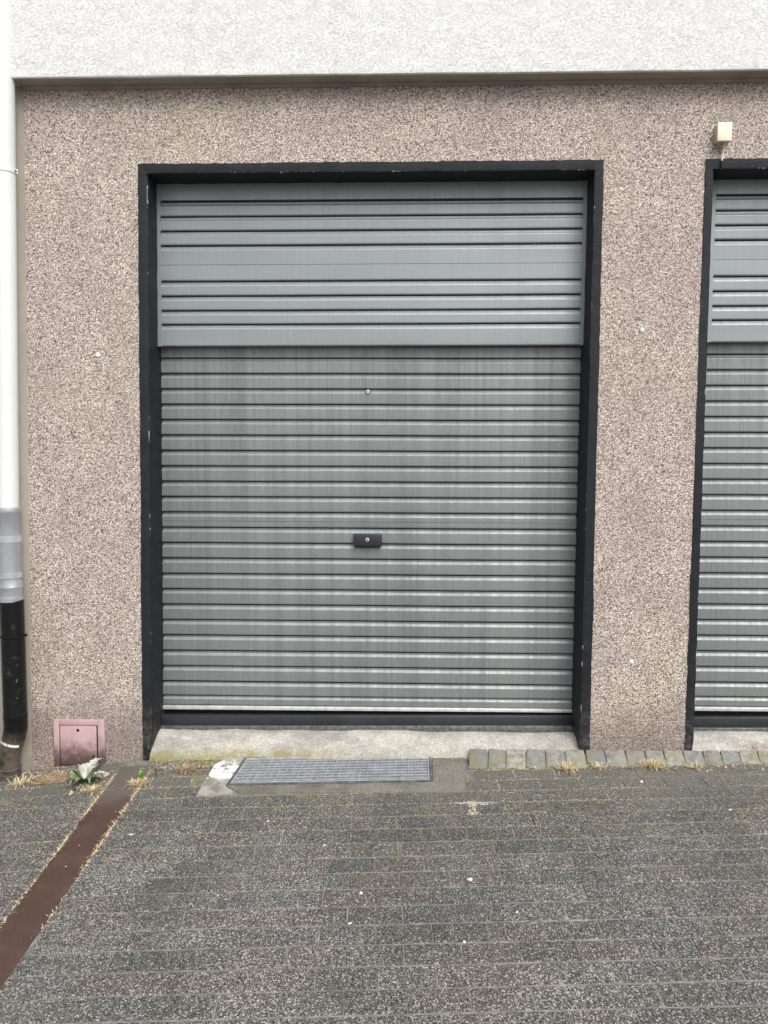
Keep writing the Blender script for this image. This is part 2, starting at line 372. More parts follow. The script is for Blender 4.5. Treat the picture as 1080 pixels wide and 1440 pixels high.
# ------------------------------------------------------------------ building
bld = empty('garage_building', (0, .2, -.05))
tag(bld, 'garage building with pinkish pebbledash ground floor and overhanging white stucco upper wall', 'building')
mb = MB()
def vquad(xa, xb, z0, z1, n=1):              # front-wall panel between two leaning edges, with returns
    for k in range(n):
        a, b = z0+(z1-z0)*k/n, z0+(z1-z0)*(k+1)/n
        mb.add([(xa(a), 0, a), (xb(a), 0, a), (xb(b), 0, b), (xa(b), 0, b)], [(0, 1, 2, 3)])
c_ = lambda v: (lambda z: v)
R2 = lambda z: ROUT(z)+DX
vquad(WL, LOUT, ZB, Z_OUT); vquad(ROUT, L2, ZB, Z_OUT); vquad(R2, c_(XR), ZB, Z_OUT)
vquad(WL, c_(XR), Z_OUT, Z_SOF+.05)
for e, sgn in ((LOUT, 1), (ROUT, -1), (L2, 1), (R2, -1)):   # thickness into the openings
    q = [(e(ZB), 0, ZB), (e(ZB), .32, ZB), (e(Z_OUT), .32, Z_OUT), (e(Z_OUT), 0, Z_OUT)]
    mb.add(q, [(0, 1, 2, 3) if sgn < 0 else (3, 2, 1, 0)])
for a, b in ((LOUT, ROUT), (L2, R2)):
    mb.add([(a(Z_OUT), 0, Z_OUT), (b(Z_OUT), 0, Z_OUT), (b(Z_OUT), .32, Z_OUT), (a(Z_OUT), .32, Z_OUT)], [(3, 2, 1, 0)])
wall = mb.build('wall', M['peb'], bld)
# core behind the facade: unseen dark boxes put in so no light leaks
mb = MB(); mb.box(WL(0)-1.5, XR, .55, 5.5, ZB, Z_SOF+.3)
mb.build('light_stop_shell', M['void'], bld)
mb = MB()
for x0, x1 in ((WL(0)-1.5, LIN(0)-.02), (RIN(0)+.05, L2I(0)-.02), (RIN(0)+DX+.05, XR)): mb.box(x0, x1, .33, .54, ZB, Z_SOF)
mb.box(WL(0)-1.5, XR, .331, .541, Z_IN+.01, Z_SOF+.002)
mb.build('masonry_core', M['void'], bld)
# white upper wall, its front 10 cm proud; slightly rounded lower arris
xl = W(14.5, 104, -.10).x
prof = [(-.1, 6.6), (-.1, Z_FB+.012), (-.0985, Z_FB+.004), (-.094, Z_FB+.0005), (-.088, Z_FB)]
zdrop = lambda x: .011*(x-0)*0
v = []; f = []
nseg = 60
for k, (y, z) in enumerate(prof):
    for i in range(nseg+1):
        x = xl+(XR-xl)*i/nseg; j = (mnoise.noise((x*3, k*.1, 0))*.0022+mnoise.noise((x*11, k*.1, 7))*.001) if k else 0
        v.append((x, y, z+j))
for k in range(len(prof)-1):
    for i in range(nseg): a = k*(nseg+1)+i; f.append((a, a+nseg+1, a+nseg+2, a+1))
n0 = len(v); v += [(xl, -.1, 6.6), (xl, -.088, Z_FB), (xl, .5, Z_FB), (xl, .5, 6.6), (XR, -.1, 6.6), (XR, .5, 6.6)]
f += [(n0, n0+3, n0+2, n0+1), (n0, n0+4, n0+5, n0+3)]
obj('upper_wall', v, f, M['stucco'], bld, 40)
# soffit (taupe) with small cove strip against the pebbledash
mb = MB(); mb.add([(xl+.002, -.0885, Z_FB+.0015), (XR, -.0885, Z_FB+.0015), (XR, .02, Z_FB+.0015), (xl+.002, .02, Z_FB+.0015)], [(3, 2, 1, 0)])
mb.build('soffit', M['taupe'], bld)
mb = MB(); mb.box(xl+.02, XR, -.016, .01, Z_FB-.014, Z_FB+.001); mb.build('cove_strip', M['taupe'], bld)
# taupe corner strip left of the pebbledash
mb = MB(); za, zb = ZB, Z_FB+.001
def cs(z): x = WL(z)+.001; return [(x, .0, z), (x-.030, -.018, z), (x-.062, -.05, z), (x-.09, -.052, z), (x-1.2, -.052, z), (x-1.2, .3, z), (x, .3, z)]
q0, q1 = cs(za), cs(zb); n = len(q0)
mb.add(q0+q1, [(i+1, i, n+i, n+i+1) for i in range(n-1)]); mb.build('corner_strip', M['taupe'], bld, 60)
# white neighbouring facade above the strip, behind the pipe
mb = MB(); mb.box(xl-1.2, xl-.002, -.03, .3, Z_FB+.001, 6.6); mb.build('side_wall', M['stucco'], bld)

def surround(lo, ro, li, ri):
    # painted band: outer edge ragged over the pebbledash, arris, reveal going back
    v = []; f = []; wear = []
    path = []                                   # (outer x,z) (inner x,z)
    N1 = 110; N2 = 84
    zb = -.14
    for k in range(N1+1): z = zb+(Z_OUT-zb)*k/N1; zi = zb+(Z_IN-zb)*k/N1; path.append(((lo(z), z), (li(zi), zi), 0))
    for k in range(1, N2): t_ = k/N2; path.append(((lo(Z_OUT)+(ro(Z_OUT)-lo(Z_OUT))*t_, Z_OUT), (li(Z_IN)+(ri(Z_IN)-li(Z_IN))*t_, Z_IN), 1))
    for k in range(N1+1): z = Z_OUT+(zb-Z_OUT)*k/N1; zi = Z_IN+(zb-Z_IN)*k/N1; path.append(((ro(z), z), (ri(zi), zi), 2))
    for k, ((ox, oz), (ix, iz), s) in enumerate(path):
        j = mnoise.noise((k*.9, lo(0)*3, 1))*.0045+mnoise.noise((k*.13, 3, lo(0)))*.004; ji = mnoise.noise((k*.4, 8, lo(0)))*.0022
        if s == 1: oz += j; iz += ji
        else:
            ox += j if s == 0 else -j; ix += ji
            if iz < .06: dn = (.06-iz)/.2; ix += (-.02*dn if s == 0 else .012*dn)
        sx = {0: 1, 1: 0, 2: -1}[s]; sz = {0: 0, 1: -1, 2: 0}[s]
        ring = [((ox, .004, oz), 0), ((ox, -.0045, oz), 0), ((ix-sx*.008, -.006, iz-sz*.008), .6), ((ix-sx*.001, -.004, iz-sz*.001), 1), ((ix, .001, iz), 1), ((ix, .01, iz), .6), ((ix, .33, iz), 0)]
        for p, w in ring: v.append(p); wear.append(w)
    n = 7
    for k in range(len(path)-1):
        for i in range(n-1): a = k*n+i; f.append((a, a+n, a+n+1, a+1))
    o = obj('door_surround', v, f, M['black'], bld, 55)
    at = o.data.attributes.new('wear', 'FLOAT', 'POINT')
    at.data.foreach_set('value', wear); return o
surround(LOUT, ROUT, LIN, RIN)
surround(L2, R2, L2I, lambda z: RIN(z)+DX)

# thresholds: sloped worn concrete between the jambs
def threshold(li, ri, zt):
    v = []; f = []; nX, nY = 64, 14
    for j in range(nY+1):
        t_ = j/nY; y = .30-(.30+.035)*t_
        for i in range(nX+1):
            u = i/nX; x0, x1 = li(0)-.012, ri(0)+.012; x = x0+(x1-x0)*u
            zf = gz(x, -.035)+.03
            tt = max(0, min(1, (.13-y)/.165)); s_ = tt*tt*(3-2*tt)*.75+tt*.25
            z = zt*(1-s_)+zf*s_+mnoise.noise((x*5, y*9, 2))*.008+mnoise.noise((x*19, y*25, 5))*.004
            yy = y
            if j == nY: z = gz(x, y)-.05; yy = y-.004
            elif j == nY-1: yy = y+.012+mnoise.noise((x*14, 1, 3))*.008; 
            v.append((x, yy, z))
    for j in range(nY):
        for i in range(nX): a = j*(nX+1)+i; f.append((a, a+nX+1, a+nX+2, a+1))
    return obj('threshold', v, f, M['conc'], bld, 60)
ZT = W(520, 1028, .15).z
threshold(LIN, RIN, ZT); threshold(L2I, lambda z: RIN(z)+DX, ZT+.01)
for px, py in ((138, 499), (903, 464), (888, 930)):
    p = W(px, py); mb = MB(); 
    mb.tube([(p.x, .004, p.z), (p.x, -.004, p.z), (p.x, -.0055, p.z)], [.0125, .0115, .006], 12); mb.build('anchor_plug', M['white'], bld, 50)

# ------------------------------------------------------------------ roller doors
def slat_mesh(name, L, H, top, depth, m, seam=None, flat_bottom=False):
    # local: x centred, z from 0 (top line) down to -H, y=0 front face, +y back
    P = [(depth+.03, .004), (depth+.03, .001), (depth+.03, -.0048), (depth+.0005, -.0055), (depth, -.0062), (depth, -top+.014), (depth, -top+.0125), (depth*.95, -top+.0105), (depth*.06, -top+.0010), (.0005, -top), (0, -top-.0012), (0, -top-.005)]
    if seam: P += [(0, -seam+.002), (.002, -seam+.0015), (.002, -seam-.001), (.0, -seam-.0015)]
    P += [(0, -H+.009), (0, -H+.005), (.0012, -H+.0022), (.004, -H+.0008), (depth+.03, -H+.0003)]
    v = []; f = []; nX = 24
    for i in range(nX+1):
        x = -L/2+L*i/nX
        for y, z in P: v.append((x, y+mnoise.noise((x*2.2, z*30, H*50))*.0014, z+mnoise.noise((x*1.7, 5, H*90))*.0006))
    n = len(P)
    for i in range(nX):
        for k in range(n-1): a = i*n+k; f.append((a, a+1, a+n+1, a+n))
    return mesh_of(name, v, f, m, 38)
YC = .20; YH = .145; CD = .0135; HD = .0125
def place_slat(name, me, parent, pl, pr, L):
    # pl, pr: world end points of the top line
    o = link(name, me, parent, (pl+pr)/2)
    o.rotation_euler = (rnd.gauss(0, .006), -math.atan2(pr.z-pl.z, pr.x-pl.x)+rnd.gauss(0, .0004), 0); o.scale = ((pr-pl).length/L, 1, 1); return o
door = empty('roller_door', base); 
tag(door, 'grey corrugated roller garage door seen whole, black lock block at mid height', 'garage door', 'roller garage doors side by side')
PL = lambda i: 502.4+i*21.67
PR = lambda i: 503.0+i*21.95
cxl = line((224, 500), (229, 1000), YC); cxr = line((819, 500), (806.5, 1000), YC)
def ends(i):
    a = W(226, PL(i), YC); b = W(812, PR(i), YC)
    f_ = lambda x: a.z+(b.z-a.z)*(x-a.x)/(b.x-a.x)
    xa, xb = cxl(a.z)-.035, cxr(b.z)+.035
    return Vector((xa, YC, f_(xa))), Vector((xb, YC, f_(xb)))
e0 = ends(0); e21 = ends(21)
H1 = ((e0[0]-e21[0]).z+(e0[1]-e21[1]).z)/42
LS = (e0[1]-e0[0]).length
sm = slat_mesh('slat', LS, H1, .0265, CD, M['slat']); sms = slat_mesh('slat', LS, H1, .0265, CD, M['slat'], seam=H1*.62)
for i in range(-2, 21):
    a, b = ends(i); place_slat('slat', sms if i == 10 else sm, door, a, b, LS)
a, b = ends(21); z1 = (W(226, 976.9, YC).z+W(812, 983.5, YC).z)/2; h21 = (a.z+b.z)/2-z1
place_slat('slat', slat_mesh('slat', LS, h21, .024, CD, M['slat']), door, a, b, LS)
a2 = Vector((a.x, YC, W(226, 976.9, YC).z)); b2 = Vector((b.x, YC, W(812, 983.5, YC).z))
z2 = (W(226, 991, YC).z+W(812, 996.5, YC).z)/2; h22 = (a2.z+b2.z)/2-z2
place_slat('slat', slat_mesh('slat', LS, h22, .021, CD, M['slat']), door, a2, b2, LS)
def hbar(name, p0, p1, y0, y1, za, zb, m, bv=.0015, parent=door):     # bar between two end x, tops za(left,right), bottoms
    mb = MB(); mb.hexa([(p0, y0, zb[0]), (p1, y0, zb[1]), (p1, y1, zb[1]), (p0, y1, zb[0])], [(p0, y0, za[0]), (p1, y0, za[1]), (p1, y1, za[1]), (p0, y1, za[0])])
    return bevel(mb.build(name, m, parent), bv)
xa, xb = cxl(.1)-.03, cxr(.1)+.03
zl = lambda p, q, y: (W(228, p, y).z, W(807, q, y).z)
hbar('bottom_rail', xa+.033, xb-.03, YC-.012, YC+.02, zl(992.5, 998, YC-.012), zl(997.5, 1002.5, YC-.012), M['alu'], .002)
hbar('gap_backing', xa, xb, YC+.03, YC+.05, zl(985, 990, YC), zl(1030, 1030, YC), M['rubber'])
hbar('bottom_bar', xa+.02, xb-.01, YC-.028, YC+.028, zl(1006.5, 1007, YC-.03), zl(1021, 1021, YC-.03), M['dark'], .003)
hbar('sill_strip', xa+.02, xb-.03, YC-.045, YC+.028, zl(1021.5, 1021.5, YC-.045), zl(1029, 1030, YC-.045), M['rail'], .002)
# header: fixed corrugated cover sheet above the curtain
hxl = line((222, 257), (224.5, 485), YH); hxr = line((824, 257), (818.5, 485), YH)
zt, zb_ = W(520, 250, YH).z, W(520, 486, YH).z
mb = MB(); FW = .0115
for ex, s_ in ((hxl, 1), (hxr, -1)):
    q = []
    for z in (zb_, zt+.05): 
        x0, x1 = sorted((ex(z)-.01*s_, ex(z)+FW*s_)); q.append([(x0, YH-.003, z), (x1, YH-.003, z), (x1, YH+.046, z), (x0, YH+.046, z)])
    mb.hexa(q[0], q[1])
mb.box(hxl(zt)-.01, hxr(zt)+.01, YH+.0005, YH+.02, W(520, 279.5, YH).z, zt+.06)
mb.box(hxl(zt)+.0, hxr(zt)-.0, YH+.044, YH+.050, zb_+.004, zt+.05)
head = mb.build('header_panel', M['hslat'], door)
HL = [280.8, 302, 322.5, 343, 393.6, 414.4, 435, 454.7, 486]
hz = [W(520, y, YH).z for y in HL]
cache = {}
for k in range(8):
    H = hz[k]-hz[k+1]; x0, x1 = hxl(hz[k])+.002, hxr(hz[k])-.002
    top = .012 if k == 0 else .030
    me = slat_mesh('header_slat', 2.2, H, .0265 if k else .0265, HD, M['hslat'], seam=(W(520, 343, YH).z-W(520, 371.4, YH).z) if k == 3 else None)
    o = link('header_slat', me, head, ((x0+x1)/2, YH, hz[k])); o.scale = ((x1-x0)/2.2, 1, 1)
rv = MB(); rv.tube([(0, .004, 0), (0, -.001, 0), (0, -.0026, 0)], [.0032, .0032, .0014], 10)
rme = mesh_of('rivet', rv.v, rv.f, M['rivet'], 50)
for k in range(11):
    p = W(245+55.2*k, 460, YH+.009); link('rivet', rme, head, (p.x, YH+.0075, p.z))
for px, py in ((752, 343.5), (758, 343.5), (738, 395.5), (801, 437)):
    p = W(px, py, YH+.009); link('rivet', rme, head, (p.x, YH+.010, p.z))
# lock block and round lock
p = W(517, 759.5, YC-.03); wv = W(497, 751, YC-.03), W(537, 768, YC-.03)
mb = MB(); mb.box(wv[0].x, wv[1].x, YC-.032, YC+.02, wv[1].z, wv[0].z); lk = bevel(mb.build('lock_block', M['lock'], door), .004, 3)
def cyl(parent, p, r, y0, m1=M['chrome']):
    mb = MB(); mb.tube([(p.x, y0+.012, p.z), (p.x, y0-.002, p.z), (p.x, y0-.004, p.z)], [r, r, r*.8], 20); c = mb.build('lock_cylinder', m1, parent, 40)
    return c
c1 = cyl(lk, W(516.5, 759, YC-.033), .0105, YC-.032)
mb = MB(); q = W(516.5, 759, YC-.036); mb.tube([(q.x, YC-.034, q.z), (q.x, YC-.0368, q.z)], .004, 10); mb.box(q.x-.0012, q.x+.0012, YC-.0367, YC-.034, q.z-.007, q.z); mb.build('keyhole', M['hole'], lk)
q = W(517.5, 551, YC)
mb = MB(); mb.tube([(q.x, YC+.02, q.z), (q.x, YC-.002, q.z)], .0145, 20); rl = mb.build('round_lock', M['lock'], door, 40)
cyl(rl, q, .0112, YC-.002); mb = MB(); mb.tube([(q.x, YC-.004, q.z), (q.x, YC-.0068, q.z)], .0042, 10); mb.build('keyhole', M['hole'], rl)
# second door: a copy with its parts (its lock stands beyond the frame too)
def copy_tree(o, parent=None):
    c = o.copy(); COL.objects.link(c); c.parent = parent
    for ch in list(o.children): copy_tree(ch, c)
    return c
door2 = copy_tree(door); door2.location = base+Vector((2.915, 0, .012))
tag(door2, 'grey corrugated roller garage door cut off by the frame, beneath the small cream box', 'garage door', 'roller garage doors side by side')

# ------------------------------------------------------------------ downpipe
YP = -.078; r0 = .052
xc = W(25.5, 700, YP).x-r0
zp = lambda py: W(20, py, YP).z
dp = empty('downpipe', (xc, YP, gz(xc, YP)))
tag(dp, 'rainwater downpipe, white above, grey coupling, black tarred lower end', 'downpipe')
shift = .0
mb = MB(); xt = W(20.5, 200, YP).x-r0
z0, z1 = zp(716), 6.5
dx = (xt-xc)/(zp(200)-zp(700))
mb.tube([(xc+dx*(z-zp(700)), YP, z) for z in (z0, zp(400), zp(100), z1)], r0, 36); mb.build('upper_pipe', M['pvc'], dp, 60)
zbk = zp(241); xb_ = xc+dx*(zbk-zp(700))
mb = MB(); mb.lathe((xb_, YP), [(r0+.0005, zbk-.011), (r0+.003, zbk-.011), (r0+.003, zbk+.011), (r0+.0005, zbk+.011)], 36)
mb.box(xb_+r0-.004, xb_+r0+.014, YP-.0, YP+.004, zbk-.011, zbk+.011)
bk = mb.build('pipe_bracket', M['pvc'], dp, 40)
mb = MB(); mb.tube([(xb_+r0+.006, YP+.002, zbk), (xb_+r0+.006, YP-.006, zbk)], .0048, 8); mb.build('screw', M['rail'], bk)
rg = .0575
mb = MB(); pr = [(rg, 838), (rg, 826), (rg+.001, 825.5), (rg+.001, 824.5), (rg, 824), (rg-.001, 812), (rg-.001, 771), (rg-.0005, 770), (rg-.0005, 763), (rg-.0005, 762), (rg-.0005, 722), (rg+.002, 721), (rg+.003, 717.5), (rg+.001, 714), (r0+.001, 713)]
mb.lathe((xc, YP), [(rg+.002, zp(845)), (rg+.004, zp(841)), (rg+.003, zp(838))]+[(r, zp(y)) for r, y in pr], 40); mb.build('coupling', M['zinc'], dp, 35)
for y0, y1 in ((753, 762), (804.5, 812)):
    mb = MB(); mb.lathe((xc, YP), [(rg-.001, zp(y1)), (rg+.0022, zp(y1)), (rg+.0022, zp(y0)), (rg-.001, zp(y0))], 40)
    cl = mb.build('hose_clamp', M['steel'], dp, 35)
    mb = MB(); zc = (zp(y0)+zp(y1))/2; mb.tube([(xc+rg-.008, YP-.014, zc+.002), (xc+rg+.006, YP-.012, zc+.002)], .006, 8); mb.box(xc+rg-.004, xc+rg+.0045, YP-.02, YP-.004, zc-.012, zc+.012); mb.build('clamp_screw', M['steel'], cl)
rb = .0585
mb = MB(); mb.lathe((xc+.002, YP), [(rb, zp(1012)), (rb+.001, zp(1010)), (rb+.002, zp(1006)), (rb+.001, zp(1003)), (rb, zp(1001)), (rb, zp(842))], 40); mb.build('lower_pipe', M['bpipe'], dp, 40)
mb = MB(); zc = zp(894); mb.lathe((xc+.002, YP), [(rb, zc-.006), (rb+.005, zc-.005), (rb+.006, zc), (rb+.005, zc+.005), (rb, zc+.006)], 40); mb.tube([(xc+rb, YP, zc+.002), (xc+rb+.02, YP-.002, zc+.004)], .006, 8); mb.build('pipe_ring', M['bpipe'], dp, 60)
# offset foot bending towards the left and forward
zf = gz(xc, YP)
pts = [(xc+.002, YP, zp(1003)), (xc+.002, YP, zp(1022)), (xc-.006, YP-.003, zp(1035)), (xc-.020, YP-.008, zp(1048)), (xc-.029, YP-.012, zp(1058)), (xc-.030, YP-.014, zp(1066)), (xc-.030, YP-.014, zf-.05)]
mb = MB(); mb.tube(pts, [rb, rb, rb*.98, rb*.95, rb*.93, rb*.92, rb*.95], 36); mb.build('foot_bend', M['bpipe'], dp, 60)
mb = MB()
for py in (1078, 1086): z = zp(py); mb.lathe((xc-.030, YP-.014), [(rb*.93, z-.004), (rb+.001, z-.002), (rb+.001, z+.002), (rb*.93, z+.004)], 36)
mb.build('foot_ring', M['rail'], dp, 60)
mb = MB(); z = zp(1042)
for k in range(34):
    a = math.radians(-150+k*3.4); rr = rb*.955+.0022; h = .010*(.6+.6*abs(mnoise.noise((k*.7, 0, 2)))) 
    if mnoise.noise((k*.55, 4, 1)) < -.32: continue
    c, s_ = math.cos(a), math.sin(a); a2 = a+math.radians(3.4); c2, s2 = math.cos(a2), math.sin(a2)
    X, Y = xc-.013, YP-.0055
    dz = -.07*(c)*.25
    mb.add([(X+rr*c, Y+rr*s_, z-h-.07*c*.25), (X+rr*c2, Y+rr*s2, z-h-.07*c2*.25), (X+rr*c2, Y+rr*s2, z+h-.07*c2*.25), (X+rr*c, Y+rr*s_, z+h-.07*c*.25)], [(0, 1, 2, 3)])
mb.build('peeling_white_band', M['white'], dp)

# ------------------------------------------------------------------ pink meter hatch
A, B = W(75, 1012, -.012), W(148, 1078, -.012)
ht = empty('meter_hatch', ((A.x+B.x)/2, -.005, B.z)); tag(ht, 'faded pink metal hatch with rusty edges low in the pebbledash', 'hatch')
x0, x1, z1, z0 = A.x, B.x, A.z, B.z-.02
ix0, ix1, iz1 = W(83, 0, -.012).x, W(137, 0, -.012).x, W(75, 1019.5, -.012).z
ix0, ix1 = W(83.5, 1045, -.012).x, W(138, 1045, -.012).x; iz0 = W(80, 1077, -.012).z
mb = MB()
for b in ((x0, ix0, z0, z1), (ix1, x1, z0, z1), (ix0, ix1, iz1, z1), (ix0, ix1, z0, iz0)): mb.box(b[0], b[1], -.014, .004, b[2], b[3])
bevel(mb.build('frame', M['hatch'], ht), .0015)
mb = MB(); mb.box(ix0-.001, ix1+.001, -.0035, .003, iz0-.001, iz1+.001); mb.build('back_plate', M['void'], ht)
mb = MB(); mb.box(ix0+.005, ix1-.009, -.0115, -.003, iz0+.006, iz1-.003); dr = bevel(mb.build('hatch_door', M['hatch'], ht), .0012)
for px, py, r in ((109.5, 1027, .0085), (131.5, 1064, .0065)):
    p = W(px, py, -.012); mb = MB(); mb.tube([(p.x, -.0118, p.z), (p.x, -.0126, p.z)], r, 10); mb.build('key_hole', M['hole'], dr)
p, q = W(142.5, 1040, -.018), W(141.8, 1074, -.018)
mb = MB(); mb.tube([(p.x, -.018, p.z), (q.x, -.018, q.z)], .0055, 10); mb.build('hinge', M['hatch'], ht, 40)

# ------------------------------------------------------------------ cream junction box
A, B = W(1009.5, 172, -.055), W(1030.5, 198, -.055)
jb = empty('junction_box', ((A.x+B.x)/2, 0, B.z)); tag(jb, 'small cream plastic box with a thin cable above the cut-off garage door', 'junction box')
mb = MB(); mb.box(A.x+.002, B.x-.006, -.046, .002, B.z+.002, A.z-.002); bevel(mb.build('box_base', M['cream_shaded'], jb), .002)
mb = MB(); mb.box(A.x, B.x-.004, -.056, -.045, B.z, A.z); bevel(mb.build('lid', M['cream'], jb), .002)
pc = [W(1019.5, 200, -.03), W(1018.5, 206, -.02), W(1016.5, 217, -.012), W(1015, 226, -.012), W(1014, 238, -.012), W(1012, 244, .0), W(1006, 254, .10)]
mb = MB(); mb.tube(pc[:4], .0042, 8); mb.build('cable', M['cream'], jb, 60)
mb = MB(); mb.tube(pc[3:], .0038, 8); mb.build('painted_cable', M['black'], jb, 60)
mb = MB(); p = W(1013, 203, -.02); mb.tube([(p.x-.006, -.02, B.z+.004), (p.x-.004, -.022, B.z-.012), (p.x+.008, -.024, B.z-.016), (p.x+.014, -.022, B.z+.003)], .0035, 8); mb.build('cable_loop', M['cream_shaded'], jb, 60)

# ------------------------------------------------------------------ rusty steel strip in the paving
def strip_edge(pts): return [G(*p) for p in pts]
SL = strip_edge([(163, 1079), (146, 1110), (128, 1137), (100, 1175), (60, 1226), (0, 1305), (-60, 1385)])
SR = strip_edge([(207, 1079), (193, 1106), (176, 1137), (148, 1180), (110, 1233), (60, 1302), (0, 1387)])
# straighten: best straight edges in plan
def fitline(ps):
    n = len(ps); mx = sum(p.x for p in ps)/n; my = sum(p.y for p in ps)/n
    k = sum((p.x-mx)*(p.y-my) for p in ps)/sum((p.y-my)**2 for p in ps); return lambda y: mx+k*(y-my)
fl, fr = fitline(SL[1:]), fitline(SR[1:])
ytop, ybot = min(-.02, G(185, 1078).y), -4.4
v = []; f = []; nY = 70
for j in range(nY+1):
    y = ytop+(ybot-ytop)*j/nY
    for t_, h in ((0, -.03), (0, .001), (.02, .0022), (.5, .0018), (.98, .0022), (1, .001), (1, -.03)):
        x = fl(y)+(fr(y)-fl(y))*t_; v.append((x, y, gz(x, y)+h+mnoise.noise((x*3, y*3, 1))*.0008))
for j in range(nY):
    for i in range(6): a = j*7+i; f.append((a, a+7, a+8, a+1))
f.append((0, 1, 2, 3, 4, 5, 6))
st = obj('steel_drain_cover', v, f, M['rust'], None, 50); tag(st, 'rust brown flat steel strip laid across the paving towards the wall', 'drain cover')

# ------------------------------------------------------------------ grate and its concrete collar
g4 = [G(318.5, 1105), G(608, 1100), G(606.5, 1060.5), G(345, 1066)]          # front-left, front-right, back-right, back-left
def bil(u, w): return (g4[0]*(1-u)+g4[1]*u)*(1-w)+(g4[3]*(1-u)+g4[2]*u)*w
gc = bil(.5, .5); grate = empty('drain_grate', (gc.x, gc.y, gz(gc.x, gc.y)-.03)); tag(grate, 'galvanised mesh grate over a light shaft in front of the threshold', 'grate')
up = .007
fr_ = MB(); gw = .013
U = (bil(1, .5)-bil(0, .5)).length; V_ = (bil(.5, 1)-bil(.5, 0)).length; gu, gvv = gw/U, gw/V_
def gbox(mb, u0, u1, w0, w1, h0, h1):
    q = [bil(u0, w0), bil(u1, w0), bil(u1, w1), bil(u0, w1)]
    mb.hexa([p+Vector((0, 0, h0)) for p in q], [p+Vector((0, 0, h1)) for p in q])
for a in ((0, 1, 0, gvv*.8), (0, 1, 1-gvv*.8, 1), (0, gu*.8, gvv*.8, 1-gvv*.8), (1-gu*.8, 1, gvv*.8, 1-gvv*.8)): gbox(fr_, *a, -.05, up+.001)
fo = fr_.build('frame', M['galvd'], grate)
fr_ = MB()
for a in ((gu*1.1, 1-gu*1.1, gvv*1.1, gvv*1.7), (gu*1.1, 1-gu*1.1, 1-gvv*1.7, 1-gvv*1.1), (gu*1.1, gu*1.5, gvv*1.7, 1-gvv*1.7), (1-gu*1.5, 1-gu*1.1, gvv*1.7, 1-gvv*1.7)): gbox(fr_, *a, -.02, up+.0005)
fr_.build('grate_rim', M['galv'], grate)
NBU, NBV = 28, 9
for i in range(1, NBU):
    u = gu*1.3+(1-gu*2.6)*i/NBU; mb = MB(); e = .0012/U; gbox(mb, u-e, u+e, gvv*1.2, 1-gvv*1.2, -.004, up-.0005); mb.build('bar', M['galv'], grate)
for j in range(1, NBV):
    w = gvv*1.3+(1-gvv*2.6)*j/NBV; mb = MB(); e = .0009/V_; gbox(mb, gu*1.2, 1-gu*1.2, w-e, w+e, -.003, up-.0025); mb.build('cross_bar', M['galv'], grate)
mb = MB(); gbox(mb, gu*.5, 1-gu*.5, gvv*.5, 1-gvv*.5, -.012, -.001); mb.build('shaft_cover', M['sheet'], grate)
def slab(name, pix, m, h=.0035, jit=.004, dn=.05):
    # polygon given in pixels on the paving -> slab with slightly ragged edge
    P = []
    for k in range(len(pix)):
        a, b = G(*pix[k]), G(*pix[(k+1) % len(pix)]); n = max(2, int((b-a).length/.025))
        for i in range(n):
            p = a.lerp(b, i/n); p.x += mnoise.noise((p.x*40, p.y*40, 1))*jit; p.y += mnoise.noise((p.x*40, p.y*40, 9))*jit; P.append(p)
    bm = bmesh.new()
    vs = [bm.verts.new((p.x, p.y, gz(p.x, p.y)+h)) for p in P]; fc = bm.faces.new(vs)
    if fc.normal.z < 0 or sum((P[i].x*P[(i+1) % len(P)].y-P[(i+1) % len(P)].x*P[i].y) for i in range(len(P))) < 0: fc.normal_flip()
    r = bmesh.ops.extrude_face_region(bm, geom=[fc])
    top = [e for e in r['geom'] if isinstance(e, bmesh.types.BMVert)]
    for vv in vs: vv.co.z -= dn
    bmesh.ops.triangulate(bm, faces=[q for q in bm.faces if len(q.verts) > 4])
    bmesh.ops.recalc_face_normals(bm, faces=bm.faces)
    me = bpy.data.meshes.new(name); bm.to_mesh(me); bm.free(); me.materials.append(m)
    b = wpos(ground); o = bpy.data.objects.new(name, me); COL.objects.link(o); o.parent = ground; return o
slab('concrete_collar', [(276, 1120), (334, 1116), (317, 1107), (343.5, 1065.5), (338, 1057), (302, 1076)], M['lime'])
slab('concrete_collar', [(336, 1116), (655, 1115), (655, 1103), (608, 1101), (319, 1106.2)], M['collar'], .005)
slab('concrete_collar', [(609.5, 1101), (656, 1102), (653, 1049), (607.5, 1049)], M['collar'])
slab('concrete_collar', [(338, 1064.5), (606, 1059.3), (606, 1050), (345, 1052)], M['collar'], .002)

# ------------------------------------------------------------------ paving blocks
PH = math.radians(2.24); SPC = .1013
